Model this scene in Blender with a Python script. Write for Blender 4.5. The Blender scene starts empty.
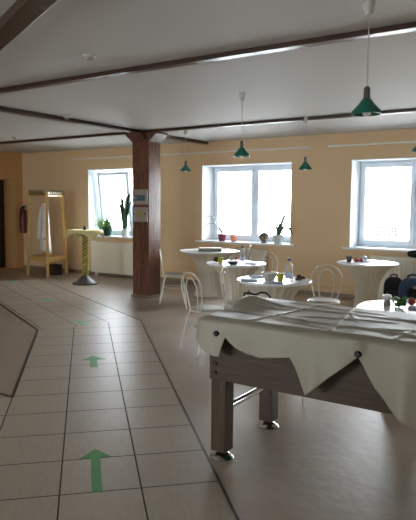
import bpy, bmesh, math, random
from mathutils import Vector, Matrix
random.seed(7)
R = math.radians
PI = math.pi
scene = bpy.context.scene
COL = scene.collection

# ------------------------------------------------------------------ materials
def srgb(r, g, b):
    def c(v):
        v /= 255.0
        return v / 12.92 if v <= .04045 else ((v + .055) / 1.055) ** 2.4
    return (c(r), c(g), c(b), 1)

def mat(name, col, rough=.5, metal=0, spec=.5, noise=0, nscale=8, bump=0, bscale=60, stretch=None, trans=0, coat=0):
    m = bpy.data.materials.new(name); m.use_nodes = True
    nt = m.node_tree; b = nt.nodes['Principled BSDF']
    b.inputs['Base Color'].default_value = col
    b.inputs['Roughness'].default_value = rough
    b.inputs['Metallic'].default_value = metal
    b.inputs['Specular IOR Level'].default_value = spec
    b.inputs['Transmission Weight'].default_value = trans
    b.inputs['Coat Weight'].default_value = coat
    tc = nt.nodes.new('ShaderNodeTexCoord'); mp = nt.nodes.new('ShaderNodeMapping')
    nt.links.new(tc.outputs['Object'], mp.inputs['Vector'])
    if stretch: mp.inputs['Scale'].default_value = stretch
    if noise:
        n = nt.nodes.new('ShaderNodeTexNoise'); n.inputs['Scale'].default_value = nscale
        n.inputs['Detail'].default_value = 5
        nt.links.new(mp.outputs[0], n.inputs['Vector'])
        mx = nt.nodes.new('ShaderNodeMix'); mx.data_type = 'RGBA'
        mx.inputs[6].default_value = tuple(max(0, c * (1 - noise)) for c in col[:3]) + (1,)
        mx.inputs[7].default_value = tuple(min(1, c * (1 + noise)) for c in col[:3]) + (1,)
        nt.links.new(n.outputs['Fac'], mx.inputs[0])
        nt.links.new(mx.outputs[2], b.inputs['Base Color'])
    if bump:
        n2 = nt.nodes.new('ShaderNodeTexNoise'); n2.inputs['Scale'].default_value = bscale
        n2.inputs['Detail'].default_value = 4
        nt.links.new(mp.outputs[0], n2.inputs['Vector'])
        bp = nt.nodes.new('ShaderNodeBump'); bp.inputs['Strength'].default_value = bump
        bp.inputs['Distance'].default_value = .01
        nt.links.new(n2.outputs['Fac'], bp.inputs['Height'])
        nt.links.new(bp.outputs[0], b.inputs['Normal'])
    return m

def wood(name, c1, c2, rough=.4, scale=4, stretch=(14, 14, 1.2)):
    m = bpy.data.materials.new(name); m.use_nodes = True
    nt = m.node_tree; b = nt.nodes['Principled BSDF']; b.inputs['Roughness'].default_value = rough
    tc = nt.nodes.new('ShaderNodeTexCoord'); mp = nt.nodes.new('ShaderNodeMapping')
    mp.inputs['Scale'].default_value = stretch
    n = nt.nodes.new('ShaderNodeTexNoise'); n.inputs['Scale'].default_value = scale
    n.inputs['Detail'].default_value = 7; n.inputs['Distortion'].default_value = .6
    cr = nt.nodes.new('ShaderNodeValToRGB')
    cr.color_ramp.elements[0].position = .33; cr.color_ramp.elements[0].color = c1
    cr.color_ramp.elements[1].position = .68; cr.color_ramp.elements[1].color = c2
    nt.links.new(tc.outputs['Object'], mp.inputs['Vector']); nt.links.new(mp.outputs[0], n.inputs['Vector'])
    nt.links.new(n.outputs['Fac'], cr.inputs[0]); nt.links.new(cr.outputs[0], b.inputs['Base Color'])
    bp = nt.nodes.new('ShaderNodeBump'); bp.inputs['Strength'].default_value = .15; bp.inputs['Distance'].default_value = .004
    nt.links.new(n.outputs['Fac'], bp.inputs['Height']); nt.links.new(bp.outputs[0], b.inputs['Normal'])
    return m

def tile_mat(name, angle, offset, size, col, grout, rough):
    """square floor tiles laid at an angle (object coords = world coords on the floor)"""
    m = bpy.data.materials.new(name); m.use_nodes = True
    nt = m.node_tree; b = nt.nodes['Principled BSDF']
    tc = nt.nodes.new('ShaderNodeTexCoord'); mp = nt.nodes.new('ShaderNodeMapping')
    mp.vector_type = 'POINT'
    mp.inputs['Rotation'].default_value = (0, 0, angle)
    mp.inputs['Location'].default_value = (offset[0], offset[1], 0)
    br = nt.nodes.new('ShaderNodeTexBrick')
    br.offset = 0; br.squash = 1; br.offset_frequency = 1
    br.inputs['Scale'].default_value = 1
    br.inputs['Brick Width'].default_value = size; br.inputs['Row Height'].default_value = size
    br.inputs['Mortar Size'].default_value = .005; br.inputs['Mortar Smooth'].default_value = .2
    br.inputs['Bias'].default_value = 0
    br.inputs['Color1'].default_value = col
    br.inputs['Color2'].default_value = tuple(c * .93 for c in col[:3]) + (1,)
    br.inputs['Mortar'].default_value = grout
    nt.links.new(tc.outputs['Object'], mp.inputs['Vector']); nt.links.new(mp.outputs[0], br.inputs['Vector'])
    n = nt.nodes.new('ShaderNodeTexNoise'); n.inputs['Scale'].default_value = 9; n.inputs['Detail'].default_value = 8
    mp2 = nt.nodes.new('ShaderNodeMapping'); mp2.inputs['Scale'].default_value = (1, 5, 1)
    nt.links.new(mp.outputs[0], mp2.inputs['Vector']); nt.links.new(mp2.outputs[0], n.inputs['Vector'])
    mr = nt.nodes.new('ShaderNodeMapRange'); mr.inputs['To Min'].default_value = .82; mr.inputs['To Max'].default_value = 1.16
    nt.links.new(n.outputs['Fac'], mr.inputs['Value'])
    mx = nt.nodes.new('ShaderNodeMix'); mx.data_type = 'RGBA'; mx.blend_type = 'MULTIPLY'; mx.inputs[0].default_value = 1
    nt.links.new(br.outputs['Color'], mx.inputs[6]); nt.links.new(mr.outputs[0], mx.inputs[7])
    nt.links.new(mx.outputs[2], b.inputs['Base Color'])
    rr = nt.nodes.new('ShaderNodeMapRange'); rr.inputs['To Min'].default_value = rough; rr.inputs['To Max'].default_value = .8
    nt.links.new(br.outputs['Fac'], rr.inputs['Value']); nt.links.new(rr.outputs[0], b.inputs['Roughness'])
    bp = nt.nodes.new('ShaderNodeBump'); bp.inputs['Strength'].default_value = .12; bp.inputs['Distance'].default_value = .002
    sb = nt.nodes.new('ShaderNodeMath'); sb.operation = 'SUBTRACT'
    nt.links.new(n.outputs['Fac'], sb.inputs[0]); nt.links.new(br.outputs['Fac'], sb.inputs[1])
    nt.links.new(sb.outputs[0], bp.inputs['Height']); nt.links.new(bp.outputs[0], b.inputs['Normal'])
    return m

def glass_mat():
    m = bpy.data.materials.new('window_glass'); m.use_nodes = True
    nt = m.node_tree; nt.nodes.clear()
    o = nt.nodes.new('ShaderNodeOutputMaterial'); mx = nt.nodes.new('ShaderNodeMixShader')
    t = nt.nodes.new('ShaderNodeBsdfTransparent'); t.inputs[0].default_value = (.97, .985, 1, 1)
    g = nt.nodes.new('ShaderNodeBsdfGlossy'); g.inputs['Roughness'].default_value = .02
    fr = nt.nodes.new('ShaderNodeFresnel'); fr.inputs[0].default_value = 1.45
    nt.links.new(fr.outputs[0], mx.inputs[0]); nt.links.new(t.outputs[0], mx.inputs[1])
    nt.links.new(g.outputs[0], mx.inputs[2]); nt.links.new(mx.outputs[0], o.inputs[0])
    return m

def clear_mat(name, col, fac):
    m = bpy.data.materials.new(name); m.use_nodes = True
    nt = m.node_tree; b = nt.nodes['Principled BSDF']; o = nt.nodes['Material Output']
    b.inputs['Base Color'].default_value = col; b.inputs['Roughness'].default_value = .1
    t = nt.nodes.new('ShaderNodeBsdfTransparent'); mx = nt.nodes.new('ShaderNodeMixShader')
    lw = nt.nodes.new('ShaderNodeLayerWeight'); lw.inputs[0].default_value = fac
    nt.links.new(lw.outputs['Facing'], mx.inputs[0]); nt.links.new(t.outputs[0], mx.inputs[1])
    nt.links.new(b.outputs[0], mx.inputs[2]); nt.links.new(mx.outputs[0], o.inputs[0])
    return m

M = dict(
    wall=mat('peach_wall_paint', srgb(226, 198, 157), .75, noise=.04, nscale=1.5, bump=.08, bscale=90),
    wall_bounce=mat('peach_wall_paint_bounce', srgb(206, 160, 106), .75, noise=.04, nscale=1.5, bump=.08, bscale=90),  # same peach paint as the far wall; warm bounce light put into colour
    ceil=mat('ceiling_paint', srgb(196, 194, 190), .7, noise=.05, nscale=1.2, bump=.1, bscale=40),
    tile1=tile_mat('floor_tiles_diagonal', R(45), (.075, .146, 0), .433, srgb(164, 151, 134), srgb(40, 34, 28), .37),
    tile2=tile_mat('floor_tiles_turned', R(26), (.1, .236, 0), .433, srgb(164, 151, 134), srgb(40, 34, 28), .37),
    lino=mat('brown_linoleum', srgb(158, 143, 126), .42, noise=.14, nscale=3, bump=.35, bscale=11, spec=.4),
    lam=mat('brown_laminate', srgb(146, 130, 112), .42, noise=.1, nscale=4),
    darkstrip=mat('dark_floor_strip', srgb(45, 32, 24), .4),
    metalstrip=mat('dull_metal_strip', srgb(66, 60, 54), .35, metal=.5),
    chairpaint=mat('silver_white_paint', srgb(218, 214, 204), .3, metal=.1),
    seatgrey=mat('grey_white_seat', srgb(176, 172, 162), .45),
    white=mat('white_lacquer', srgb(232, 232, 230), .25),
    pvc=mat('white_window_plastic', srgb(236, 246, 255), .35),
    reveal=mat('white_plaster', srgb(236, 240, 244), .6),
    sill=mat('white_sill', srgb(232, 236, 240), .3),
    glass=glass_mat(),
    beam=wood('dark_beam_wood', srgb(44, 26, 18), srgb(72, 42, 30), .3, stretch=(1.5, 14, 14)),
    beamy=wood('dark_beam_wood_across', srgb(44, 26, 18), srgb(72, 42, 30), .3, stretch=(14, 1.5, 14)),
    column=wood('brown_column_wood', srgb(70, 40, 28), srgb(128, 84, 64), .33),
    corb=wood('column_corbel_wood', srgb(62, 36, 26), srgb(112, 74, 58), .35),
    steel=mat('brushed_steel', srgb(190, 190, 188), .25, metal=1),
    chrome=mat('chrome', srgb(215, 215, 215), .12, metal=1),
    radiator=mat('radiator_enamel', srgb(240, 235, 218), .35),
    pine=wood('yellow_pine', srgb(190, 150, 78), srgb(222, 184, 112), .45),
    pinelight=wood('pale_pine_board', srgb(214, 196, 160), srgb(232, 218, 186), .45),
    black=mat('black_plastic', srgb(18, 18, 20), .4),
    blackfab=mat('black_fabric', srgb(20, 21, 25), .85, bump=.3, bscale=200),
    denim=mat('blue_denim', srgb(42, 62, 92), .85, noise=.2, nscale=30, bump=.3, bscale=150),
    coat=mat('white_coat_cotton', srgb(226, 222, 216), .85, bump=.3, bscale=30),
    red=mat('red_extinguisher_paint', srgb(104, 20, 18), .3),
    grey=mat('grey_metal', srgb(110, 108, 104), .4, metal=.4),
    greycone=mat('dark_grey_base', srgb(92, 90, 88), .35, metal=.3),
    ribbon=mat('yellow_ribbon', srgb(206, 190, 66), .55, noise=.1),
    pole=mat('olive_pole', srgb(120, 112, 58), .5),
    yellowcloth=mat('yellow_cloth', srgb(224, 216, 152), .7),
    ped=mat('stretch_cover_fabric', srgb(206, 198, 180), .75, bump=.1, bscale=40),
    tabletop=mat('white_table_top', srgb(238, 240, 244), .22),
    cloth=mat('cream_tablecloth', srgb(160, 155, 137), .5, noise=.03, nscale=3, bump=.05, bscale=40, spec=.5),
    foos=wood('weathered_oak', srgb(60, 43, 23), srgb(78, 59, 35), .5, scale=3, stretch=(1.2, 16, 16)),
    foosleg=wood('weathered_oak_leg', srgb(60, 43, 23), srgb(78, 59, 35), .5, scale=3, stretch=(16, 16, 1.2)),
    green=mat('green_enamel', srgb(30, 108, 90), .3),
    lampwhite=mat('lamp_white_plastic', srgb(196, 198, 188), .4),
    bulb=mat('frosted_bulb', srgb(232, 228, 216), .3),
    tape=mat('green_floor_tape', srgb(62, 136, 60), .5, noise=.08),
    tapepale=mat('pale_green_floor_tape', srgb(122, 166, 114), .5, noise=.15, nscale=12),  # paler, more mottled green for the three far arrows
    leaf=mat('leaf_green', srgb(104, 148, 74), .45, noise=.2, nscale=20),
    leafpale=mat('leaf_pale_green', srgb(150, 180, 120), .45, noise=.2, nscale=20),
    leafdark=mat('leaf_dark_green', srgb(54, 80, 54), .6, spec=.2, noise=.3, nscale=30),
    leafgrey=mat('leaf_grey_green', srgb(80, 98, 78), .6, spec=.2, noise=.2, nscale=20),
    potgreen=mat('dark_green_pot', srgb(38, 78, 66), .3),
    potpurple=mat('purple_pot', srgb(138, 52, 82), .35),
    potsalmon=mat('salmon_pot', srgb(226, 148, 118), .4),
    potwhite=mat('white_pot', srgb(222, 226, 226), .35),
    pink=mat('pink_petals', srgb(236, 180, 168), .6),
    globe=mat('brown_glass_globe', srgb(120, 108, 98), .12, noise=.4, nscale=18),
    bottle=clear_mat('clear_bottle_plastic', srgb(214, 222, 232), .55),
    bluelabel=mat('blue_bottle_label', srgb(186, 200, 222), .5),
    napkin=mat('blue_white_napkin', srgb(196, 208, 228), .8, noise=.25, nscale=40),
    bluenap=mat('blue_napkin', srgb(84, 116, 166), .8, noise=.2, nscale=40),
    cupyellow=mat('yellow_green_cup', srgb(176, 176, 44), .35),
    cupdark=mat('dark_slate_cup', srgb(60, 64, 78), .35),
    bowl=mat('pale_stoneware', srgb(186, 180, 168), .35),
    dish=mat('dark_blue_dish', srgb(52, 58, 74), .3),
    brown=mat('dried_brown', srgb(70, 54, 42), .8, noise=.4, nscale=30),
    tomato=mat('tomato_red', srgb(172, 38, 26), .3),
    herb=mat('fresh_herb_green', srgb(70, 112, 40), .5, noise=.35, nscale=40),
    boxgreen=mat('grey_green_box', srgb(120, 134, 116), .6),
    cream=mat('cream_lid', srgb(224, 216, 196), .6),
    panel=mat('panel_grey_plastic', srgb(158, 146, 136), .45),
    panelblue=mat('panel_blue_display', srgb(72, 104, 122), .3, noise=.15, nscale=40),
    panelolive=mat('panel_olive_picture', srgb(146, 142, 96), .4, noise=.15, nscale=40),
    doorwood=wood('dark_door_wood', srgb(48, 34, 26), srgb(70, 50, 36), .4),
    facade=mat('pale_facade', srgb(236, 230, 222), .9),
    facwin=mat('facade_window', srgb(24, 24, 28), .8, spec=.1),
    street=mat('pale_street', srgb(170, 170, 168), .9),
)

# ------------------------------------------------------------------ mesh helpers
def B(): return bmesh.new()

def box(bm, lo, hi, rot=None, mi=0):
    c = [(lo[i] + hi[i]) / 2 for i in range(3)]; s = [hi[i] - lo[i] for i in range(3)]
    mt = Matrix.Translation(c)
    if rot: mt = mt @ rot
    mt = mt @ Matrix.Diagonal((s[0], s[1], s[2], 1))
    r = bmesh.ops.create_cube(bm, size=1, matrix=mt)
    for v in r['verts']:
        for f in v.link_faces: f.material_index = mi
    return bm

def lathe(bm, prof, seg=32, c=(0, 0, 0), cap=True, fn=None):
    rings = []
    for r, z in prof:
        ring = []
        for i in range(seg):
            a = 2 * PI * i / seg
            rr = r * (fn(a, z) if fn else 1)
            ring.append(bm.verts.new((c[0] + rr * math.cos(a), c[1] + rr * math.sin(a), c[2] + z)))
        rings.append(ring)
    for a, b in zip(rings, rings[1:]):
        for i in range(seg):
            bm.faces.new((a[i], a[(i + 1) % seg], b[(i + 1) % seg], b[i]))
    if cap:
        if prof[0][0] > 1e-5: bm.faces.new(rings[0][::-1])
        if prof[-1][0] > 1e-5: bm.faces.new(rings[-1])
    return bm

def tube(bm, pts, r, seg=8, radii=None):
    pts = [Vector(p) for p in pts]; n = len(pts); rings = []
    t0 = (pts[1] - pts[0]).normalized()
    ref = Vector((0, 0, 1)) if abs(t0.z) < .9 else Vector((1, 0, 0))
    u = t0.cross(ref).normalized()
    for i, p in enumerate(pts):
        t = (pts[min(i + 1, n - 1)] - pts[max(i - 1, 0)]).normalized()
        u = (u - t * u.dot(t)).normalized(); w = t.cross(u)
        rr = radii[i] if radii else r
        rings.append([bm.verts.new(p + (u * math.cos(2 * PI * k / seg) + w * math.sin(2 * PI * k / seg)) * rr) for k in range(seg)])
    for a, b in zip(rings, rings[1:]):
        for k in range(seg): bm.faces.new((a[k], a[(k + 1) % seg], b[(k + 1) % seg], b[k]))
    bm.faces.new(rings[0][::-1]); bm.faces.new(rings[-1])
    return bm

def prism(bm, poly, axis, a, b):
    """extrude a 2D polygon along an axis ('x': poly in yz, 'y': poly in xz, 'z': xy)"""
    def P(p, t):
        return {'x': (t, p[0], p[1]), 'y': (p[0], t, p[1]), 'z': (p[0], p[1], t)}[axis]
    A = [bm.verts.new(P(p, a)) for p in poly]; Bv = [bm.verts.new(P(p, b)) for p in poly]
    n = len(poly)
    bm.faces.new(A[::-1]); bm.faces.new(Bv)
    for i in range(n): bm.faces.new((A[i], A[(i + 1) % n], Bv[(i + 1) % n], Bv[i]))
    return bm

def blob(bm, c, r, sub=2, jitter=0):
    g = bmesh.ops.create_icosphere(bm, subdivisions=sub, radius=1, matrix=Matrix.Translation(c) @ Matrix.Diagonal((r[0], r[1], r[2], 1)))
    if jitter:
        for v in g['verts']:
            v.co += Vector((random.uniform(-1, 1), random.uniform(-1, 1), random.uniform(-1, 1))) * jitter
    return bm

def superbox(bm, c, s, p=4, n=20):
    """rounded block (superellipsoid), half sizes s"""
    rings = []
    def sg(v, e): return math.copysign(abs(v) ** e, v)
    e = 2 / p
    for i in range(n + 1):
        la = -PI / 2 + PI * i / n
        ring = []
        for k in range(2 * n):
            lo = 2 * PI * k / (2 * n)
            ring.append(bm.verts.new((c[0] + s[0] * sg(math.cos(la), e) * sg(math.cos(lo), e),
                                      c[1] + s[1] * sg(math.cos(la), e) * sg(math.sin(lo), e),
                                      c[2] + s[2] * sg(math.sin(la), e))))
        rings.append(ring)
    for a, b in zip(rings, rings[1:]):
        for k in range(2 * n): bm.faces.new((a[k], a[(k + 1) % (2 * n)], b[(k + 1) % (2 * n)], b[k]))
    bmesh.ops.remove_doubles(bm, verts=bm.verts, dist=1e-5)
    return bm

def leafblade(bm, base, az, length, rise, droop, width, lean=.3, n=8, twist=0):
    """one solid leaf: rises from base, arches over and droops towards az"""
    pts = []
    for i in range(n + 1):
        t = i / n
        d = length * (lean * t + (1 - lean) * t * t)
        z = rise * math.sin(min(1, t * 1.15) * PI / 2) - droop * t ** 3
        pts.append(Vector((base[0] + math.cos(az) * d, base[1] + math.sin(az) * d, base[2] + z)))
    side = Vector((-math.sin(az + twist), math.cos(az + twist), 0))
    prev = None
    for i, p in enumerate(pts):
        t = i / n; w = width * .5 * max(.06, math.sin(PI * min(1, .18 + .82 * t)) ** .7)
        tan = (pts[min(i + 1, n)] - pts[max(i - 1, 0)]).normalized()
        nn = tan.cross(side).normalized() * max(.0015, w * .12)
        ring = [bm.verts.new(p - side * w), bm.verts.new(p + nn), bm.verts.new(p + side * w), bm.verts.new(p - nn)]
        if prev:
            for k in range(4): bm.faces.new((prev[k], prev[(k + 1) % 4], ring[(k + 1) % 4], ring[k]))
        else: bm.faces.new(ring[::-1])
        prev = ring
    bm.faces.new(prev)
    return bm

def obj(name, bm, m, parent=None, smooth=False, bevel=0, seg=2):
    bmesh.ops.recalc_face_normals(bm, faces=bm.faces)
    me = bpy.data.meshes.new(name); bm.to_mesh(me); bm.free()
    for mm in (m if isinstance(m, list) else [m]): me.materials.append(mm)
    if smooth:
        for p in me.polygons: p.use_smooth = True
        if smooth != 'all' : me.set_sharp_from_angle(angle=R(38))
    o = bpy.data.objects.new(name, me); COL.objects.link(o)
    if parent: o.parent = parent
    if bevel:
        b = o.modifiers.new('bevel', 'BEVEL'); b.width = bevel; b.segments = seg; b.limit_method = 'ANGLE'; b.angle_limit = R(40)
    return o

def tag(o, label, cat, group=None):
    o['label'] = label; o['category'] = cat
    if group: o['group'] = group
    return o

def thing(name, label, cat, loc=(0, 0, 0), rz=0, group=None):
    o = bpy.data.objects.new(name, None); COL.objects.link(o)
    o.location = loc; o.rotation_euler = (0, 0, rz); o.empty_display_size = .1
    return tag(o, label, cat, group)

def struct(name, bm, m, parent=None, **k):
    o = obj(name, bm, m, parent, **k)
    if not parent: o['kind'] = 'structure'
    return o

def sroot(name, loc=(0, 0, 0)):
    o = bpy.data.objects.new(name, None); COL.objects.link(o); o.location = loc
    o['kind'] = 'structure'; o.empty_display_size = .1
    return o

def dup(root, loc, rz, label):
    r = root.copy(); COL.objects.link(r); r.location = loc; r.rotation_euler = (0, 0, rz); r['label'] = label
    for ch in list(root.children):
        c = ch.copy(); COL.objects.link(c); c.parent = r
        for g in list(ch.children):
            d = g.copy(); COL.objects.link(d); d.parent = c
    return r

# ------------------------------------------------------------------ room shell
XL, XR, YF, YB, H = -11.61, 5.0, 9.55, -3.2, 2.75
WT = .62
WINS = [(-9.44, -7.54), (-6.41, -4.515), (-3.44, -1.54), (-.46, 1.44), (2.52, 4.42)]
SILLZ, TOPZ = .86, 2.31

def pv(u, v): return ((v - u) / math.sqrt(2), (u + v) / math.sqrt(2))
VR, VL = .72, -.579
B0 = (-5.655, 4.838); R0 = (-5.018, 6.036); C0 = (-3.82, 3.0)
d26 = (-math.cos(R(26)), math.sin(R(26)))
tA = (B0[0] - XL) / math.cos(R(26)); A0 = (XL, B0[1] + d26[1] * tA)
tR = (R0[0] - XL) / math.cos(R(26)); R1 = (XL, R0[1] + d26[1] * tR)
bm = B()
def ngon(bm, pts, mi):
    f = bm.faces.new([bm.verts.new((p[0], p[1], 0)) for p in pts]); f.material_index = mi
yv = YB; xv = math.sqrt(2) * VR - yv
ngon(bm, [R0, B0, C0, (XL, 3.0), (XL, YB), (xv, YB)], 0)
ngon(bm, [R0, R1, A0, B0], 1)
ngon(bm, [R0, (xv, YB), (XR, YB), (XR, YF), (XL, YF), R1], 2)
ngon(bm, [B0, A0, (XL, 3.0), C0], 3)
bmesh.ops.remove_doubles(bm, verts=bm.verts, dist=1e-5)
g = bmesh.ops.extrude_face_region(bm, geom=bm.faces[:])
for e in g['geom']:
    if isinstance(e, bmesh.types.BMVert): e.co.z -= .1
floor = struct('floor', bm, [M['tile1'], M['tile2'], M['lino'], M['lam']])

# ceiling
struct('ceiling', box(B(), (XL - .2, YB - .2, H), (XR + .2, YF + WT, H + .12)), M['ceil'])

# far wall with five window openings
bm = B(); x0 = XL - .2
for a, b in WINS:
    box(bm, (x0, YF, 0), (a, YF + WT, H)); box(bm, (a, YF, 0), (b, YF + WT, SILLZ)); box(bm, (a, YF, TOPZ), (b, YF + WT, H)); x0 = b
box(bm, (x0, YF, 0), (XR + .2, YF + WT, H))
bmesh.ops.remove_doubles(bm, verts=bm.verts, dist=1e-5)
struct('wall_back', bm, M['wall'])
# left wall with the door recess
DY0, DY1, DZ = 8.40, 9.33, 2.11
bm = B()
box(bm, (XL - .5, YB - .2, 0), (XL, DY0, H)); box(bm, (XL - .5, DY1, 0), (XL, YF, H)); box(bm, (XL - .5, DY0, DZ), (XL, DY1, H))
box(bm, (XL - .6, DY0 - .1, -.1), (XL - .5, DY1 + .1, DZ + .1)); box(bm, (XL - .5, DY0, -.1), (XL, DY1, 0))  # unseen slabs added behind and under the door to stop daylight leaking in
struct('wall_left', bm, M['wall_bounce'])
struct('wall_right', box(B(), (XR, YB - .2, 0), (XR + .2, YF, H)), M['wall'])
FILL_WINS = [(-8.2, -6.3), (-4.6, -2.7)]  # unseen window openings behind the camera, added to let in fill daylight
bm = B(); x0 = XL
for a, b in FILL_WINS:
    box(bm, (x0, YB - .62, 0), (a, YB, H)); box(bm, (a, YB - .62, 0), (b, YB, SILLZ)); box(bm, (a, YB - .62, TOPZ), (b, YB, H)); x0 = b
box(bm, (x0, YB - .62, 0), (XR, YB, H))
struct('wall_front', bm, M['wall'])
d = sroot('door_1', (XL - .44, DY0, 0))
obj('door_leaf', box(B(), (-.05, .05, .0), (0, .88, 2.04)), M['doorwood'], d, bevel=.004)
bm = B(); box(bm, (-.06, 0, 0), (.02, .05, DZ)); box(bm, (-.06, .88, 0), (.02, .93, DZ)); box(bm, (-.06, .05, 2.04), (.02, .88, DZ))
obj('door_frame', bm, M['doorwood'], d)
bm = B(); tube(bm, [(0, .8, 1.0), (.05, .8, 1.0), (.055, .7, 1.0)], .009); obj('door_handle', bm, M['steel'], d, smooth=True)

# baseboard and cable duct
struct('baseboard_back', box(B(), (XL, YF - .014, 0), (XR, YF, .07)), M['lam'])
struct('baseboard_left', box(B(), (XL, YB, 0), (XL + .014, DY0, .07)), M['lam'])
bm = B(); box(bm, (-10.165, YF - .02, .07), (-10.14, YF, 2.63)); box(bm, (-10.165, YF - .02, 2.61), (-8.9, YF, 2.635))
struct('trim_1', bm, M['wall'])
# floor joint strips
def strip(name, pts, w, h, m):
    bm = B()
    for a, b in zip(pts, pts[1:]):
        a = Vector((*a, 0)); b = Vector((*b, 0)); t = (b - a).normalized(); s = Vector((-t.y, t.x, 0)) * w / 2
        vs = [bm.verts.new(p) for p in (a - s, b - s, b + s, a + s)]
        vt = [bm.verts.new(v.co + Vector((0, 0, h))) for v in vs]
        bm.faces.new(vs[::-1]); bm.faces.new(vt)
        for i in range(4): bm.faces.new((vs[i], vs[(i + 1) % 4], vt[(i + 1) % 4], vt[i]))
    struct(name, bm, m)
strip('trim_2', [(xv, YB), R0, R1], .014, .003, M['metalstrip'])
strip('trim_3', [A0, B0, C0, (XL, 3.0)], .026, .003, M['darkstrip'])

# ------------------------------------------------------------------ windows
YW = YF + .42     # inner face of the window frames
def sash(parent, x0, x1, z0, z1, name='sash', tilt=0, ox=0):
    """a sash is a frame with its pane as sub-part; origin at bottom rail"""
    w = x1 - x0; h = z1 - z0; f = .075
    bm = B()
    box(bm, (0, -.03, 0), (f, .04, h)); box(bm, (w - f, -.03, 0), (w, .04, h))
    box(bm, (f, -.03, 0), (w - f, .04, f)); box(bm, (f, -.03, h - f), (w - f, .04, h))
    s = obj(name, bm, M['pvc'], parent, bevel=.006)
    s.location = (x0, 0, z0); s.rotation_euler = (tilt, 0, 0)
    obj('pane', box(B(), (f - .005, .0, f - .005), (w - f + .005, .012, h - f + .005)), M['glass'], s)
    return s
for i, (a, b, yw, rz) in enumerate([(a, b, YW, 0) for a, b in WINS] + [(b, a, YB - .42, PI) for a, b in FILL_WINS]):
    w = sroot('window_%d' % (i + 1), (a, yw, SILLZ)); w.rotation_euler = (0, 0, rz)
    W = abs(b - a); Hh = TOPZ - SILLZ
    bm = B(); f = .055
    box(bm, (0.012, 0, 0), (f, .07, Hh)); box(bm, (W - f, 0, 0), (W - .012, .07, Hh))
    box(bm, (f, 0, 0), (W - f, .07, f)); box(bm, (f, 0, Hh - f), (W - f, .07, Hh - .012)); box(bm, (W / 2 - .03, .01, f), (W / 2 + .03, .07, Hh - f))
    obj('window_frame', bm, M['pvc'], w, bevel=.004)
    s1 = sash(w, f - .012, W / 2 - .004, f - .012, Hh - f + .012, tilt=R(7) if i == 0 else 0)
    s2 = sash(w, W / 2 + .004, W - f + .012, f - .012, Hh - f + .012)
    for s, xx in ((s1, W / 2 - f - .03), (s2, .035)):
        bm = B(); box(bm, (xx - .014, -.045, .58), (xx + .014, -.03, .66))
        tube(bm, [(xx, -.045, .62), (xx, -.075, .62), (xx, -.078, .60), (xx, -.078, .50)], .009)
        obj('window_handle', bm, M['pvc'], s, smooth=True)
    bm = B(); yy = -.42
    box(bm, (0, yy + .001, 0), (.012, 0.2, Hh)); box(bm, (W - .012, yy + .001, 0), (W, .2, Hh)); box(bm, (.012, yy + .001, Hh - .012), (W - .012, .2, Hh))
    obj('reveal', bm, M['reveal'], w)
    bm = B(); box(bm, (-.1, -.50, -.03), (W + .1, -.42, 0.004)); box(bm, (.012, -.4205, -.01), (W - .012, 0, .004))
    obj('window_sill', bm, M['sill'], w, bevel=.004)
    # portal that guides the daylight sampling
    ld = bpy.data.lights.new('window_portal', 'AREA'); ld.shape = 'RECTANGLE'; ld.size = W; ld.size_y = Hh
    ld.cycles.is_portal = True
    lo = bpy.data.objects.new('window_portal', ld); COL.objects.link(lo)
    lo.location = ((a + b) / 2, YF + .55 if rz == 0 else YB - .55, (SILLZ + TOPZ) / 2); lo.rotation_euler = (R(-90 if rz == 0 else 90), 0, 0)

# ------------------------------------------------------------------ outside
struct('ground', box(B(), (-60, 12, -9.2), (60, 70, -9.0)), M['street'])
bl = thing('apartment_building', 'pale building with rows of small windows seen through the right window', 'building', (-13.2, 46, -9))
obj('wall', box(B(), (-4.2, 0, 0), (14, 10, 12.2)), M['facade'], bl)
proto_w = None
for zz, hh in ((8.28, .80), (9.95, .5), (10.85, .22), (6.2, .8)):
    for k in range(10):
        x = -.95 + k * 1.03 - (.2 if k == 2 else 0)
        if proto_w is None:
            bm = B(); box(bm, (-.34, -.04, 0), (.34, .05, .80))
            proto_w = obj('facade_window', bm, M['facwin'], bl)
            bm = B()
            for q in (-.34, -.11, .11, .34): box(bm, (q - .02, -.07, 0), (q + .02, -.04, .80))
            for q in (0, .27, .53, .80): box(bm, (-.34, -.07, q - .02), (.34, -.04, q + .02))
            gb = obj('window_bars', bm, M['facade'], proto_w)
            o = proto_w
        else:
            o = proto_w.copy(); COL.objects.link(o); o.parent = bl
            q = gb.copy(); COL.objects.link(q); q.parent = o
        o.location = (x, 0, zz); o.scale = (.5 if k == 2 else 1, 1, hh / .8)

# ------------------------------------------------------------------ beams and column
def beam(name, label, bm, m): tag(obj(name, bm, m, bevel=.004), label, 'beam', 'ceiling beams')
beam('ceiling_beam', 'nearest dark ceiling beam crossing the whole photo above the football table', box(B(), (-9.5, 4.10, H - .038), (XR, 4.19, H)), M['beam'])
beam('ceiling_beam', 'far dark ceiling beam running over the column towards the windows side', box(B(), (XL, 7.60, H - .038), (XR, 7.70, H)), M['beam'])
beam('ceiling_beam', 'dark ceiling beam running from the left edge over the column to the window wall', box(B(), (-6.40, 3.3, H - .05), (-6.27, YF, H)), M['beamy'])
bm = B(); L = 3.4
box(bm, (-L, -.07, -.075), (L, .07, 0))
o = obj('ceiling_beam', bm, M['beam'], bevel=.006); o.location = (-3.19, 2.60, H); o.rotation_euler = (0, 0, R(-24))
tag(o, 'thick brown ceiling beam cutting the upper left corner of the photo', 'beam', 'ceiling beams')

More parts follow.
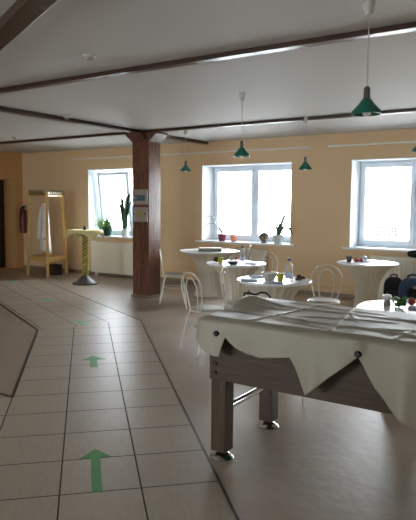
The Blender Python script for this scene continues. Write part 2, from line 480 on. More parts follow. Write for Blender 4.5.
cx0, cx1, cy0, cy1 = -6.45, -6.105, 7.55, 7.86
col = thing('wooden_column', 'square brown wooden column with flared top carrying the ceiling beams', 'column', ((cx0 + cx1) / 2, (cy0 + cy1) / 2, 0))
hx, hy = (cx1 - cx0) / 2, (cy1 - cy0) / 2
obj('shaft', box(B(), (-hx, -hy, .035), (hx, hy, H - .05)), M['column'], col, bevel=.006)
obj('base_plate', box(B(), (-hx - .025, -hy - .025, 0), (hx + .025, hy + .025, .05)), M['steel'], col, bevel=.004)
for sx in (-1, 1):
    z1 = H - .038
    obj('corbel', prism(B(), [(sx * hx, z1), (sx * (hx + .15), z1), (sx * (hx + .15), z1 - .03), (sx * hx, z1 - .15)], 'y', -hy, hy), M['corb'], col)
for sy in (-1, 1):
    z1 = H - .05
    obj('corbel', prism(B(), [(sy * hy, z1), (sy * (hy + .13), z1), (sy * (hy + .13), z1 - .03), (sy * hy, z1 - .13)], 'x', -.1, .1), M['corb'], col)
for nm, z0, z1, mm, lab in (('control_panel', 1.545, 1.79, M['panelblue'], 'grey wall panel with blue display, upper of the two on the column'),
                            ('control_panel', 1.262, 1.50, M['panelolive'], 'grey wall panel with olive front, lower of the two on the column')):
    t = thing(nm, lab, 'panel', (-6.27, cy0, z0), 0, 'panels on the column')
    h = z1 - z0
    obj('housing', box(B(), (-.155, -.035, 0), (.155, 0, h)), M['panel'], t, bevel=.008)
    if mm is M['panelblue']:
        obj('display', box(B(), (-.13, -.042, .06), (.12, -.034, .155)), M['panelblue'], t, bevel=.003)
        bm = B(); box(bm, (-.10, -.045, .085), (-.055, -.041, .13)); obj('symbol_plate', bm, M['panel'], t)
    else:
        obj('picture', box(B(), (-.07, -.042, .07), (.08, -.034, .19)), mm, t, bevel=.003)
        for xx in (-.12, .118):
            bm = B(); lathe(bm, [(.016, 0), (.016, .012), (.01, .018)], 16)
            k = obj('button', bm, M['cupdark'], t, smooth=True); k.location = (xx, -.035, .13); k.rotation_euler = (R(90), 0, 0)

# ------------------------------------------------------------------ curtain rails
def rail(x0, x1, label):
    t = thing('curtain_rail', label, 'curtain rail', (x0, YF - .06, 2.54), 0, 'curtain rails')
    L = x1 - x0
    obj('track', box(B(), (0, -.012, -.012), (L, .012, .012)), M['white'], t)
    n = max(3, int(L / .8))
    for i in range(n):
        xx = .1 + (L - .2) * i / (n - 1)
        obj('bracket', box(B(), (xx - .012, .012, -.01), (xx + .012, .06, .02)), M['white'], t)
    for i in range(int(L / .12)):
        if random.random() < .62:
            xx = .06 + i * .12 + random.uniform(-.04, .04)
            bm = B(); tube(bm, [(xx, 0, -.012), (xx, 0, -.03)], .006, 6); obj('glider', bm, M['white'], t)
rail(-9.85, -4.15, 'long white curtain rail above the left and middle windows')
rail(-3.83, -.2, 'white curtain rail above the right window')

# ------------------------------------------------------------------ radiators and pipes
def radiator(x0, x1, label, ribbed):
    t = thing('radiator', label, 'radiator', (x0, YF - .13, .07), 0, 'radiators under the windows')
    L = x1 - x0; h = .66
    bm = B(); box(bm, (0, 0, 0), (L, .1, h))
    if ribbed:
        n = int(L / .065)
        for i in range(n):
            xx = .02 + (L - .04) * (i + .5) / n
            prism(bm, [(xx - .022, 0), (xx - .014, -.018), (xx + .014, -.018), (xx + .022, 0)], 'z', .03, h - .03)
    obj('panel', bm, M['radiator'], t, bevel=.006)
    obj('top_grille', box(B(), (-.003, -.01, h), (L + .003, .103, h + .018)), M['radiator'], t, bevel=.004)
    bm = B(); lathe(bm, [(.016, 0), (.022, .01), (.022, .05), (.014, .06)], 12)
    v = obj('valve', bm, M['white'], t, smooth=True); v.location = (-.02, .05, h - .06); v.rotation_euler = (0, R(-90), 0)
    bm = B(); tube(bm, [(-.03, .05, .6), (-.03, .05, .08)], .012); obj('feed_pipe', bm, M['radiator'], t, smooth=True)
    for xx in (.12, L - .12):
        obj('foot', box(B(), (xx - .02, .02, -.07), (xx + .02, .08, 0)), M['radiator'], t)
radiator(-9.24, -7.75, 'cream flat panel radiator under the left window', False)
radiator(-6.12, -4.95, 'cream radiator under the middle window behind the round tables', False)
radiator(-3.04, -1.60, 'cream ribbed radiator under the right window', True)
for (a, b, s) in ((-10.1, -9.30, 'left of the left radiator'), (-7.72, -6.2, 'between the column and the middle radiator'), (-4.9, -3.1, 'between the middle and right radiators')):
    for z, w in ((.20, 'upper'), (.115, 'lower')):
        t = thing('heating_pipe', '', 'pipe', (a, YF - .05, z))
        bm = B(); tube(bm, [(0, 0, 0), (b - a, 0, 0)], .013); obj('pipe', bm, M['wall'], t, smooth=True)
        for q in (.15, .85):
            bm = B(); box(bm, ((b - a) * q - .012, -.016, -.016), ((b - a) * q + .012, .05, .016)); obj('pipe_clip', bm, M['wall'], t)
        tag(t, '%s tan heating pipe along the wall %s' % (w, s), 'pipe', 'heating pipes')

# ------------------------------------------------------------------ ceiling fittings
for (x, y, lab) in ((-3.54, 3.61, 'smoke detector on the ceiling nearest the camera'), (-6.18, 5.86, 'smoke detector beside the beam leading to the column'), (-8.88, 7.15, 'small far smoke detector at the left edge')):
    t = thing('smoke_detector', lab, 'smoke detector', (x, y, H), 0, 'ceiling smoke detectors')
    bm = B(); lathe(bm, [(.052, 0), (.052, -.012), (.046, -.018)], 24); obj('base', bm, M['lampwhite'], t, smooth=True)
    bm = B(); lathe(bm, [(.036, -.018), (.034, -.034), (.022, -.042)], 24); obj('sensor_head', bm, M['panel'], t, smooth=True)

def pendant():
    t = thing('pendant_lamp', '', 'lamp', (0, 0, H), 0, 'green pendant lamps')
    bm = B(); lathe(bm, [(.036, 0), (.036, -.012), (.024, -.075), (.008, -.085)], 20); obj('ceiling_cup', bm, M['lampwhite'], t, smooth=True)
    bm = B(); tube(bm, [(0, 0, -.08), (0, 0, -.51)], .0035, 6); obj('cord', bm, M['lampwhite'], t)
    bm = B(); lathe(bm, [(.012, -.495), (.019, -.505), (.021, -.565), (.017, -.57)], 16); obj('socket', bm, M['grey'], t, smooth=True)
    bm = B(); lathe(bm, [(.018, -.562), (.03, -.572), (.05, -.60), (.088, -.642), (.09, -.66), (.086, -.66), (.084, -.645), (.047, -.605), (.028, -.578), (.018, -.567)], 32, cap=False)
    obj('lamp_shade', bm, M['green'], t, smooth=True)
    bm = B(); lathe(bm, [(.012, -.57), (.014, -.60), (.026, -.635), (.026, -.655), (.014, -.672), (.001, -.676)], 16); obj('bulb', bm, M['bulb'], t, smooth=True)
    return t
pl = pendant()
for i, (x, y, lab) in enumerate([(-1.205, 3.58, 'large near green pendant lamp hanging in front of the nearest beam'),
                                 (-3.28, 5.66, 'green pendant lamp hanging in front of the middle window'),
                                 (-3.40, 7.62, 'small green pendant lamp between the middle and right windows'),
                                 (-5.62, 7.90, 'small green pendant lamp just right of the column'),
                                 (-1.515, 6.20, 'green pendant lamp cut off by the right edge above the right window')]):
    if i == 0: pl.location = (x, y, H); pl['label'] = lab
    else: dup(pl, (x, y, H), 0, lab).scale = (1, 1, {1: 1.03, 2: 1.075}.get(i, 1))

# ------------------------------------------------------------------ floor arrows
def arrow(c, ang, L, w, hw, hl, label, m=None):
    bm = B()
    prism(bm, [(-w / 2, 0), (w / 2, 0), (w / 2, L - hl), (hw / 2, L - hl), (0, L), (-hw / 2, L - hl), (-w / 2, L - hl)], 'z', 0, .0015)
    o = obj('floor_arrow', bm, m or M['tape']); o.location = (c[0], c[1], .0002); o.rotation_euler = (0, 0, ang)
    tag(o, label, 'arrow', 'green tape arrows on the floor')
arrow((-2.16, 2.23), R(45), .57, .055, .19, .13, 'bright green tape arrow on the tiles nearest the camera')
arrow((-3.92, 4.02), R(45), .42, .07, .24, .16, 'green tape arrow second from the camera')
arrow((-5.40, 5.36), R(55), .36, .09, .26, .16, 'pale green tape arrow at the bend of the tile path', M['tapepale'])
arrow((-7.18, 6.40), R(64), .36, .09, .26, .16, 'pale green tape arrow beyond the bend of the tile path', M['tapepale'])
arrow((-9.45, 7.50), R(64), .40, .09, .26, .16, 'pale green tape arrow farthest away near the left edge', M['tapepale'])

# ------------------------------------------------------------------ coat rack
NP, LP_, RP = Vector((-9.557, 8.473, 0)), Vector((-10.312, 8.581, 0)), Vector((-9.79, 9.22, 0))
BP = LP_ + RP - NP
cen = (NP + LP_ + RP + BP) / 4
rack = thing('coat_rack', 'yellow wooden coat rack with leaning posts and rows of pegs by the left wall', 'coat rack', tuple(cen))
def topof(p): return (p - cen) * .80 + Vector((0, 0, 1.80))
def at(p, z): return (p - cen).lerp(topof(p), z / 1.8)
def bar(bm, a, b, w, h):
    a = Vector(a); b = Vector(b); t = (b - a); L = t.length; t.normalize()
    q = t.to_track_quat('X', 'Z').to_matrix().to_4x4()
    bmesh.ops.create_cube(bm, size=1, matrix=Matrix.Translation((a + b) / 2) @ q @ Matrix.Diagonal((L, w, h, 1)))
    return bm
for p in (NP, LP_, RP, BP):
    bm = B(); bar(bm, at(p, 0.0), at(p, 1.8), .055, .055); obj('post', bm, M['pine'], rack)
for a, b, m in ((LP_, NP, M['pine']), (NP, RP, M['pinelight']), (BP, LP_, M['pine'])):
    A = at(a, 1.75); Bb = at(b, 1.75)
    bm = B(); bar(bm, A, Bb, .022, .10); hb = obj('peg_board', bm, m, rack)
    n = 8; out = (Bb - A).normalized().cross(Vector((0, 0, 1)))
    for i in range(n):
        p = A.lerp(Bb, (i + .7) / (n + .4))
        bm = B(); tube(bm, [p, p + out * .05, p + out * .07 + Vector((0, 0, .03)), p + out * .05 + Vector((0, 0, .09))], .009, 6)
        obj('peg', bm, M['black'], hb, smooth=True)
for a, b in ((LP_, NP), (NP, RP), (BP, LP_), (RP, BP)):
    bm = B(); bar(bm, at(a, .36), at(b, .36), .03, .07); obj('lower_rail', bm, M['pine'], rack)
bm = B()
vs = [at(p, .40) for p in (LP_, NP, RP, BP)]
f1 = [bm.verts.new(v) for v in vs]; f2 = [bm.verts.new(v + Vector((0, 0, .02))) for v in vs]
bm.faces.new(f1[::-1]); bm.faces.new(f2)
for i in range(4): bm.faces.new((f1[i], f1[(i + 1) % 4], f2[(i + 1) % 4], f2[i]))
obj('shelf', bm, M['pine'], rack)

# white coat on a hanger
ct = thing('white_coat', 'white cotton coat hanging on the left side of the coat rack', 'coat', (-9.82, 8.64, 0), R(-26))
bm = B(); n = 28; prof = [(.52, .205, .10), (.6, .20, .10), (.75, .185, .095), (.95, .165, .085), (1.15, .15, .085), (1.3, .15, .08), (1.42, .15, .07), (1.50, .12, .05), (1.54, .05, .04), (1.56, .04, .03)]
rings = []
for z, rx, ry in prof:
    ring = []
    for k in range(n):
        a = 2 * PI * k / n; fold = 1 + .12 * math.sin(6 * a + z * 2) * max(0, (1.4 - z))
        zz = z - (.08 * math.sin(a * 1) if z < .6 else 0) * .6
        ring.append(bm.verts.new((rx * fold * math.cos(a) + (1.5 - z) * .04, ry * fold * math.sin(a), zz)))
    rings.append(ring)
for a, b in zip(rings, rings[1:]):
    for k in range(n): bm.faces.new((a[k], a[(k + 1) % n], b[(k + 1) % n], b[k]))
bm.faces.new(rings[0][::-1]); bm.faces.new(rings[-1])
obj('coat_body', bm, M['coat'], ct, smooth='all')
for s in (-1, 1):
    bm = B(); tube(bm, [(s * .10, 0, 1.47), (s * .16, -.02, 1.38), (s * .185, -.04, 1.15), (s * .17, -.07, .88), (s * .16, -.08, .80)], .05, 12, radii=[.04, .055, .055, .05, .05])
    obj('sleeve', bm, M['coat'], ct, smooth='all')
bm = B(); tube(bm, [(-.18, 0, 1.49), (-.09, 0, 1.56), (0, 0, 1.585), (.09, 0, 1.56), (.18, 0, 1.49)], .012, 8); obj('clothes_hanger', bm, M['pine'], ct, smooth=True)
bm = B(); tube(bm, [(0, 0, 1.585), (0, 0, 1.64), (.02, .01, 1.665), (.0, .03, 1.68)], .004, 6); obj('hanger_hook', bm, M['steel'], ct, smooth=True)

# brown box standing behind the rack
t = thing('cardboard_box', 'small brown box on the floor under the coat rack', 'box', (-9.93, 8.98, 0), R(-8))
bm = B(); box(bm, (-.14, -.11, 0), (.14, .11, .2)); obj('body', bm, M['brown'], t, bevel=.004)
bm = B(); box(bm, (-.145, -.115, .2), (.145, .115, .225)); obj('lid', bm, M['brown'], t, bevel=.004)

# fire extinguisher
t = thing('fire_extinguisher', 'red fire extinguisher hung on the wall left of the coat rack', 'fire extinguisher', (-11.50, YF - .085, .85))
bm = B(); lathe(bm, [(.06, 0), (.072, .015), (.072, .46), (.062, .52), (.03, .56), (.024, .60)], 24); obj('cylinder_body', bm, M['red'], t, smooth=True)
bm = B(); box(bm, (-.03, -.02, .595), (.03, .02, .64)); box(bm, (.0, -.012, .64), (.11, .012, .655)); box(bm, (.02, -.012, .605), (.10, .012, .615)); obj('valve_handle', bm, M['black'], t)
bm = B(); tube(bm, [(-.03, 0, .62), (-.08, 0, .60), (-.10, -.01, .48), (-.095, -.02, .2), (-.085, -.03, .1)], .012, 8); obj('hose', bm, M['black'], t, smooth=True)
bm = B(); box(bm, (-.02, .07, .2), (.02, .085, .55)); obj('wall_bracket', bm, M['grey'], t)

# ------------------------------------------------------------------ yellow wrapped standing table
t = thing('standing_table', 'tall standing table with yellow wrapped twisted pole and grey cone base', 'table', (-8.27, 8.27, 0))
bm = B(); lathe(bm, [(.25, 0), (.255, .015), (.245, .03), (.18, .055), (.10, .12), (.06, .17)], 40); obj('base', bm, M['greycone'], t, smooth=True)
bm = B(); lathe(bm, [(.054, .15), (.054, .96)], 20); obj('pole', bm, M['pole'], t, smooth=True)
bm = B(); N = 120; prev = None
for s in range(2):
    prev = None
    for i in range(N + 1):
        z = .16 + .79 * i / N; a = 2 * PI * 3.2 * i / N + s * PI
        ring = []
        for (da, rr) in ((-.95, .055), (-.78, .065), (.78, .065), (.95, .055)):
            ring.append(bm.verts.new((rr * math.cos(a + da), rr * math.sin(a + da), z)))
        if prev:
            for k in range(4): bm.faces.new((prev[k], prev[(k + 1) % 4], ring[(k + 1) % 4], ring[k]))
        else: bm.faces.new(ring)
        prev = ring
    bm.faces.new(prev)
obj('ribbon', bm, M['ribbon'], t, smooth=True)
bm = B(); lathe(bm, [(.06, .93), (.10, .955), (.20, .99), (.22, 1.01)], 32); obj('top_support', bm, M['greycone'], t, smooth=True)
bm = B(); lathe(bm, [(.33, 1.01), (.34, 1.02), (.34, 1.035), (.33, 1.045)], 40); obj('table_top', bm, M['white'], t, smooth=True)
# square yellow cloth draped over it
cl = thing('table_napkin', 'square yellow cloth draped over the standing table', 'cloth', (-8.27, 8.27, 1.045))
bm = B(); n = 24; hs = .42; grid = []
for i in range(n + 1):
    row = []
    for j in range(n + 1):
        u = (i / n * 2 - 1) * hs; v = (j / n * 2 - 1) * hs
        a = R(20); x = u * math.cos(a) - v * math.sin(a); y = u * math.sin(a) + v * math.cos(a)
        r = math.hypot(x, y); z = .004
        if r > .345:
            dr = r - .345; k = (.345 + .12 * dr) / r; x *= k; y *= k; z = .004 - dr * .78
        row.append(bm.verts.new((x, y, z)))
    grid.append(row)
for i in range(n):
    for j in range(n): bm.faces.new((grid[i][j], grid[i + 1][j], grid[i + 1][j + 1], grid[i][j + 1]))
c = obj('drape', bm, M['yellowcloth'], cl, smooth='all')
sm = c.modifiers.new('solid', 'SOLIDIFY'); sm.thickness = .003; sm.offset = 1
t = thing('pepper_mill', 'small dark jar standing on the yellow standing table', 'jar', (-8.25, 8.25, 1.0525))
bm = B(); lathe(bm, [(.03, 0), (.035, .02), (.03, .05), (.02, .06)], 16); obj('body', bm, M['black'], t, smooth=True)
bm = B(); lathe(bm, [(.02, .06), (.02, .075), (.008, .085)], 16); obj('cap', bm, M['dish'], t, smooth=True)

# ------------------------------------------------------------------ bistro chairs
def make_chair():
    t = thing('bistro_chair', '', 'chair', (0, 0, 0), 0, 'white wire bistro chairs')
    bm = B(); lathe(bm, [(.165, .437), (.178, .444), (.178, .456), (.165, .463), (.05, .459), (.001, .458)], 32); obj('seat', bm, M['seatgrey'], t, smooth=True)
    bm = B(); tube(bm, [(.178 * math.cos(2 * PI * i / 32), .178 * math.sin(2 * PI * i / 32), .438) for i in range(33)], .009, 8); obj('seat_rim', bm, M['chairpaint'], t, smooth=True)
    for sx in (-1, 1):
        bm = B(); tube(bm, [(sx * .11, .13, .44), (sx * .13, .15, .38), (sx * .15, .175, .15), (sx * .165, .195, 0)], .0085, 8); obj('leg', bm, M['chairpaint'], t, smooth=True)
        bm = B(); tube(bm, [(sx * .12, -.12, .44), (sx * .135, -.15, .36), (sx * .155, -.19, .15), (sx * .17, -.225, 0)], .0085, 8); obj('leg', bm, M['chairpaint'], t, smooth=True)
    bm = B(); tube(bm, [(.152 * math.cos(2 * PI * i / 28), .16 * math.sin(2 * PI * i / 28), .25) for i in range(29)], .006, 6); obj('leg_ring', bm, M['chairpaint'], t, smooth=True)
    def hoop(w0, w1, z0, zs, zt, r):
        pts = []
        def yb(z): return -.165 - .16 * max(0, (z - .45)) ** 1.1
        for i in range(9):
            q = i / 8; z = z0 + (zs - z0) * q; pts.append((-(w0 + (w1 - w0) * math.sin(q * PI / 2)), yb(z), z))
        for i in range(1, 16):
            a = PI - PI * i / 16; z = zs + (zt - zs) * math.sin(a); pts.append((w1 * math.cos(a), yb(z), z))
        pts += [(-p[0], p[1], p[2]) for p in pts[8::-1]]
        bm = B(); tube(bm, pts, r, 8); return bm
    bk = obj('backrest', hoop(.125, .18, .44, .68, .845, .0085), M['chairpaint'], t, smooth=True)
    obj('inner_hoop', hoop(.065, .095, .445, .66, .79, .0065), M['chairpaint'], bk, smooth=True)
    return t
ch = make_chair()
def face(dx, dy): return math.atan2(-dx, dy)      # rotation that turns local +Y to (dx, dy)
for i, (x, y, dx, dy, lab) in enumerate([
    (-5.55, 7.49, .794, .607, 'white wire chair standing right beside the brown column'),
    (-3.40, 5.17, .35, .94, 'white wire chair just left of the covered football table, seen from behind'),
    (-4.13, 7.72, -.05, -1, 'white wire hoop-back chair behind the bowl on the middle round table'),
    (-5.25, 8.98, -1, -.35, 'farthest white wire chair, seen edge-on against the wall under the middle window'),
    (-2.60, 6.42, .25, -1, 'white wire hoop-back chair standing alone between the middle and right windows'),
    (-3.28, 5.72, .96, .28, 'white wire chair seen side-on between the two middle round tables'),
]):
    rz = face(dx, dy)
    if i == 0: ch.location = (x, y, 0); ch.rotation_euler = (0, 0, rz); ch['label'] = lab
    else: dup(ch, (x, y, 0), rz, lab)

st = thing('wire_stool', 'white wire stool without back hidden behind the football table', 'stool', (-2.03, 4.27, 0), face(1, .1))
for q in list(ch.children):
    if q.name.split('.')[0] in ('seat', 'seat_rim', 'leg', 'leg_ring'):
        c = q.copy(); COL.objects.link(c); c.parent = st

# ------------------------------------------------------------------ round tables with flared covers
TZ = .775
def make_table():
    t = thing('round_table', '', 'table', (0, 0, 0), 0, 'round white tables with flared pedestals')
    bm = B(); lathe(bm, [(.385, TZ - .028), (.40, TZ - .022), (.402, TZ - .006), (.395, TZ)], 64); obj('table_top', bm, M['tabletop'], t, smooth=True)
    prof = [(.205, 0), (.195, .03), (.165, .12), (.15, .22), (.145, .32), (.155, .42), (.175, .52), (.21, .60), (.26, .67), (.32, .72), (.375, TZ - .028)]
    bm = B(); lathe(bm, prof, 96, fn=lambda a, z: 1 + .03 * math.cos(22 * a)); obj('pedestal', bm, M['ped'], t, smooth='all')
    return t
tb = make_table()
TABLES = [(-5.505, 8.45, 1.28, 'largest round white table, under the middle window'),
          (-4.00, 6.80, 1.0, 'round white table with dark dish and bottle, second from the camera in the middle row'),
          (-2.77, 5.48, .97, 'round white table with pale bowl and bottle, nearest in the middle row'),
          (-2.61, 7.98, 1.03, 'round white table with slate cup and tomatoes under the right window'),
          (-1.13, 4.52, 1.0, 'round white table behind the right end of the football table, cut by the frame')]
for i, (x, y, s, lab) in enumerate(TABLES):
    if i == 0: o = tb; o.location = (x, y, 0); o['label'] = lab
    else: o = dup(tb, (x, y, 0), R(20 * i), lab)
    o.scale = (s, s, 1)

# ------------------------------------------------------------------ things on the tables
Z = TZ + .0005
t = thing('flat_box', 'flat grey-green box with cream top on the largest round table', 'box', (-5.40, 8.30, Z), R(33))
bm = B(); box(bm, (-.19, -.12, 0), (.19, .12, .045)); obj('body', bm, M['boxgreen'], t, bevel=.006)
bm = B(); box(bm, (-.185, -.115, .045), (.185, .115, .06)); obj('lid', bm, M['cream'], t, bevel=.006)

def cup(x, y, m, label, r=.04, h=.09, rz=0):
    t = thing('cup', label, 'cup', (x, y, Z), rz)
    bm = B(); lathe(bm, [(r * .72, 0), (r * .78, .004), (r, h), (r * .93, h), (r * .7, .01), (.001, .01)], 24); obj('body', bm, m, t, smooth=True)
    bm = B(); lathe(bm, [(r * .9, h), (r * 1.06, h), (r * 1.06, h + .006), (r * .9, h + .006)], 24, cap=False); obj('rim', bm, m, t, smooth=True)
cup(-4.14, 6.62, M['cupyellow'], 'yellow-green cup beside the dark dish on the second middle table', .035, .07)
cup(-2.645, 5.37, M['cupyellow'], 'yellow-green cup beside the pale bowl on the nearest middle table', .036, .075)
cup(-2.82, 7.84, M['cupdark'], 'dark slate cup on the round table under the right window', .04, .07)

def bottle(x, y, label, s=1):
    t = thing('bottle', label, 'bottle', (x, y, Z), 0, 'clear bottles on the round tables')
    bm = B(); lathe(bm, [(.028 * s, 0), (.034 * s, .008), (.034 * s, .10), (.030 * s, .115), (.034 * s, .13), (.03 * s, .165), (.014 * s, .20), (.014 * s, .215)], 24); obj('body', bm, M['bottle'], t, smooth=True)
    bm = B(); lathe(bm, [(.0345 * s, .03), (.0355 * s, .032), (.0355 * s, .085), (.0345 * s, .088)], 24, cap=False); obj('wrap', bm, M['bluelabel'], t, smooth=True)
    bm = B(); lathe(bm, [(.017 * s, .21), (.017 * s, .232), (.012 * s, .236)], 16); obj('cap', bm, M['dish'], t, smooth=True)
bottle(-3.91, 6.80, 'small clear bottle on the second middle table', .95)
bottle(-2.575, 5.43, 'clear bottle with blue wrap on the nearest middle table', 1.15)

def bunch(x, y, label, s=1):
    bm = B()
    for k in range(16):
        a = random.uniform(0, 2 * PI); r = random.uniform(0, .045) * s
        blob(bm, (r * math.cos(a), r * math.sin(a), .016 * s + random.uniform(0, .04) * s), (.022 * s, .022 * s, .018 * s), 1, .004)
    o = obj('dried_bunch', bm, M['brown'], smooth='all'); o.location = (x, y, Z - .002)
    tag(o, label, 'decoration', 'brown dried bunches on the tables')
bunch(-4.28, 6.73, 'dark dried bunch at the left edge of the second middle table')
bunch(-2.51, 5.55, 'brown dried bunch right of the bottle on the nearest middle table', .95)

def dish(x, y, m, label, r, h, fill, fillm, nm='bowl'):
    t = thing(nm, label, nm, (x, y, Z))
    bm = B(); lathe(bm, [(r * .55, 0), (r * .6, .006), (r * .92, h * .7), (r, h), (r * .94, h), (r * .85, h * .7), (r * .5, .012), (.001, .012)], 32); obj('body', bm, m, t, smooth=True)
    bm = B(); lathe(bm, [(r * .62, h * .45), (r * .8, h * .72), (r * .5, h * fill), (.001, h * (fill + .12))], 24); obj('filling', bm, fillm, t, smooth=True)
dish(-3.93, 6.60, M['dish'], 'dark blue dish with white contents on the second middle table', .09, .04, 1.25, M['white'], 'dish')
dish(-2.78, 5.40, M['bowl'], 'pale stoneware bowl on the nearest middle table', .085, .078, .95, M['cream'])
bm = B(); blob(bm, (0, 0, .016), (.018, .018, .016)); o = obj('tomato', bm, M['tomato'], smooth='all'); o.location = (-3.92, 6.66, TZ + .055)
tag(o, 'tiny red tomato on top of the dark dish', 'tomato')

def napkin(x, y, rz, w, d, m, label):
    t = thing('napkin', label, 'napkin', (x, y, Z), rz, 'folded paper napkins')
    bm = B(); box(bm, (-w / 2, -d / 2, 0), (w / 2, d / 2, .006)); obj('lower_fold', bm, m, t, bevel=.002)
    bm = B(); prism(bm, [(-w / 2, .006), (w / 2, .006), (w / 2 - .03, .012), (-w / 2 + .01, .018)], 'y', -d / 2 + .01, d / 2 - .02); obj('upper_fold', bm, M['napkin'], t)
napkin(-3.76, 6.76, R(20), .15, .12, M['napkin'], 'pale napkin right of the small bottle on the second middle table')
napkin(-4.05, 6.83, R(40), .12, .10, M['bluenap'], 'blue napkin behind the dark dish on the second middle table')
napkin(-2.93, 5.24, R(30), .17, .13, M['bluenap'], 'blue napkin in front of the bowl on the nearest middle table')
napkin(-3.00, 5.56, R(50), .17, .13, M['napkin'], 'pale folded napkin at the left edge of the nearest middle table')
napkin(-2.62, 5.24, R(10), .12, .09, M['bluenap'], 'blue napkin in front of the bottle on the nearest middle table')
napkin(-2.62, 8.0, R(30), .15, .12, M['napkin'], 'pale napkin on the table under the right window')
# crumpled white napkin
bm = B(); blob(bm, (0, 0, .03), (.05, .035, .035), 3, .009); o = obj('crumpled_napkin', bm, M['white'], smooth='all'); o.location = (-2.70, 8.10, Z + .006)
tag(o, 'crumpled white napkin behind the tomatoes on the table under the right window', 'napkin')
def tomato(x, y, r, label, z=Z):
    t = thing('tomato', label, 'tomato', (x, y, z), 0, 'red tomatoes on the tables')
    bm = B(); blob(bm, (0, 0, r * .85), (r, r, r * .85), 3); obj('flesh', bm, M['tomato'], t, smooth='all')
    bm = B()
    for k in range(5): leafblade(bm, (0, 0, r * 1.68), k * 2 * PI / 5, r * .6, .002, .006, r * .25, n=4)
    obj('stem_leaves', bm, M['herb'], t)
tomato(-2.745, 7.90, .034, 'left red tomato beside the slate cup under the right window')
tomato(-2.675, 7.935, .03, 'right red tomato beside the herb sprig under the right window')
tomato(-1.165, 4.66, .034, 'red tomato behind the green herbs on the table at the right edge')
def herbs(x, y, s, label):
    bm = B()
    for k in range(34):
        a = random.uniform(0, 2 * PI); r = random.uniform(0, .05) * s
        leafblade(bm, (r * math.cos(a), r * math.sin(a), random.uniform(0, .05) * s), a + random.uniform(-.8, .8), .04 * s, .03 * s, .02 * s, .026 * s, n=5)
    o = obj('herb_bunch', bm, M['herb'], smooth=False); o.location = (x, y, Z)
    tag(o, label, 'herbs', 'bunches of fresh herbs')
herbs(-2.735, 7.985, .5, 'small green herb sprig behind the tomatoes under the right window')
herbs(-1.20, 4.50, 1.15, 'large green herb bunch on the table at the right edge')
t = thing('salt_shaker', 'white shaker with round top left of the herbs on the right-edge table', 'shaker', (-1.32, 4.54, Z))
bm = B(); lathe(bm, [(.026, 0), (.03, .006), (.026, .035), (.02, .045)], 20); obj('body', bm, M['panel'], t, smooth=True)
bm = B(); lathe(bm, [(.02, .045), (.034, .052), (.037, .068), (.028, .083), (.001, .09)], 20); obj('top', bm, M['white'], t, smooth=True)
napkin(-1.06, 4.54, R(20), .14, .12, M['bluenap'], 'light blue napkin right of the herbs at the frame edge')

# ------------------------------------------------------------------ window sill plants
SZ = SILLZ + .0045
def pot(t, r, h, m):
    bm = B(); lathe(bm, [(r * .72, 0), (r * .74, .004), (r * .95, h * .82), (r, h * .84), (r, h), (r * .9, h), (r * .86, h * .86), (.001, h * .86)], 28); obj('pot', bm, m, t, smooth=True)
t = thing('spider_plant', 'bushy green spider plant in dark green pot on the left window sill', 'potted plant', (-8.92, YF + .05, SZ)); pot(t, .115, .21, M['potgreen'])
bm = B()
for k in range(44):
    a = random.uniform(0, 2 * PI); leafblade(bm, (.03 * math.cos(a), .03 * math.sin(a), .17), a, random.uniform(.12, .27), random.uniform(.10, .25), random.uniform(.06, .22), .038, lean=.6, n=7)
obj('leaves', bm, M['leaf'], t)
t = thing('small_potted_plant', 'loose pale green plant in white pot at the left end of the left sill', 'potted plant', (-9.26, YF + .22, SZ)); pot(t, .06, .10, M['potwhite'])
bm = B()
for k in range(34):
    a = random.uniform(0, 2 * PI); leafblade(bm, (.02 * math.cos(a), .02 * math.sin(a), .08), a, random.uniform(.06, .2), random.uniform(.16, .34), random.uniform(.03, .15), .03, lean=.6, n=7)
obj('leaves', bm, M['leafpale'], t)
t = thing('snake_plant', 'tall upright snake plant in white pot beside the column', 'potted plant', (-8.40, YF + .03, SZ)); pot(t, .085, .17, M['potwhite'])
bm = B()
for k, (a, L, hgt) in enumerate([(2.9, .22, .95), (3.3, .20, .66), (2.6, .08, .88), (.4, .10, .78), (.0, .2, .62), (1.8, .06, .74), (4.6, .08, .7), (3.0, .03, .55)]):
    leafblade(bm, (.03 * math.cos(a), .03 * math.sin(a), .13), a, L, hgt, .02, .075, lean=.6, n=9, twist=1.2)
obj('leaves', bm, M['leafdark'], t)
t = thing('orchid', 'arching leaved orchid in purple pot at the left of the middle window sill', 'potted plant', (-5.97, YF + .05, SZ)); pot(t, .085, .135, M['potpurple'])
bm = B()
leafblade(bm, (0, 0, .12), 3.4, .44, .32, .30, .095, lean=.7, n=12)
leafblade(bm, (0, 0, .12), 3.3, .40, .43, .16, .075, lean=.7, n=12)
leafblade(bm, (0, 0, .12), 1.2, .10, .26, .06, .04, lean=.6)
leafblade(bm, (0, 0, .12), .3, .20, .22, .05, .04, lean=.6)
leafblade(bm, (0, 0, .12), 4.4, .12, .16, .06, .045, lean=.6)
obj('leaves', bm, M['leafgrey'], t)
t = thing('flowering_pot_plant', 'low pink flower in salmon pot beside the purple pot', 'potted plant', (-5.73, YF + .08, SZ)); pot(t, .065, .085, M['potsalmon'])
bm = B()
for k in range(22):
    a = random.uniform(0, 2 * PI); r = random.uniform(0, .06); blob(bm, (r * math.cos(a), r * math.sin(a), .09 + random.uniform(0, .035)), (.02, .02, .014), 1, .003)
obj('flowers', bm, M['pink'], t, smooth='all')
t = thing('glass_globe', 'round brownish glass globe on the middle window sill', 'globe', (-5.07, YF + .06, SZ))
bm = B(); lathe(bm, [(.06, 0), (.065, .01), (.04, .022)], 24); obj('stand', bm, M['dish'], t, smooth=True)
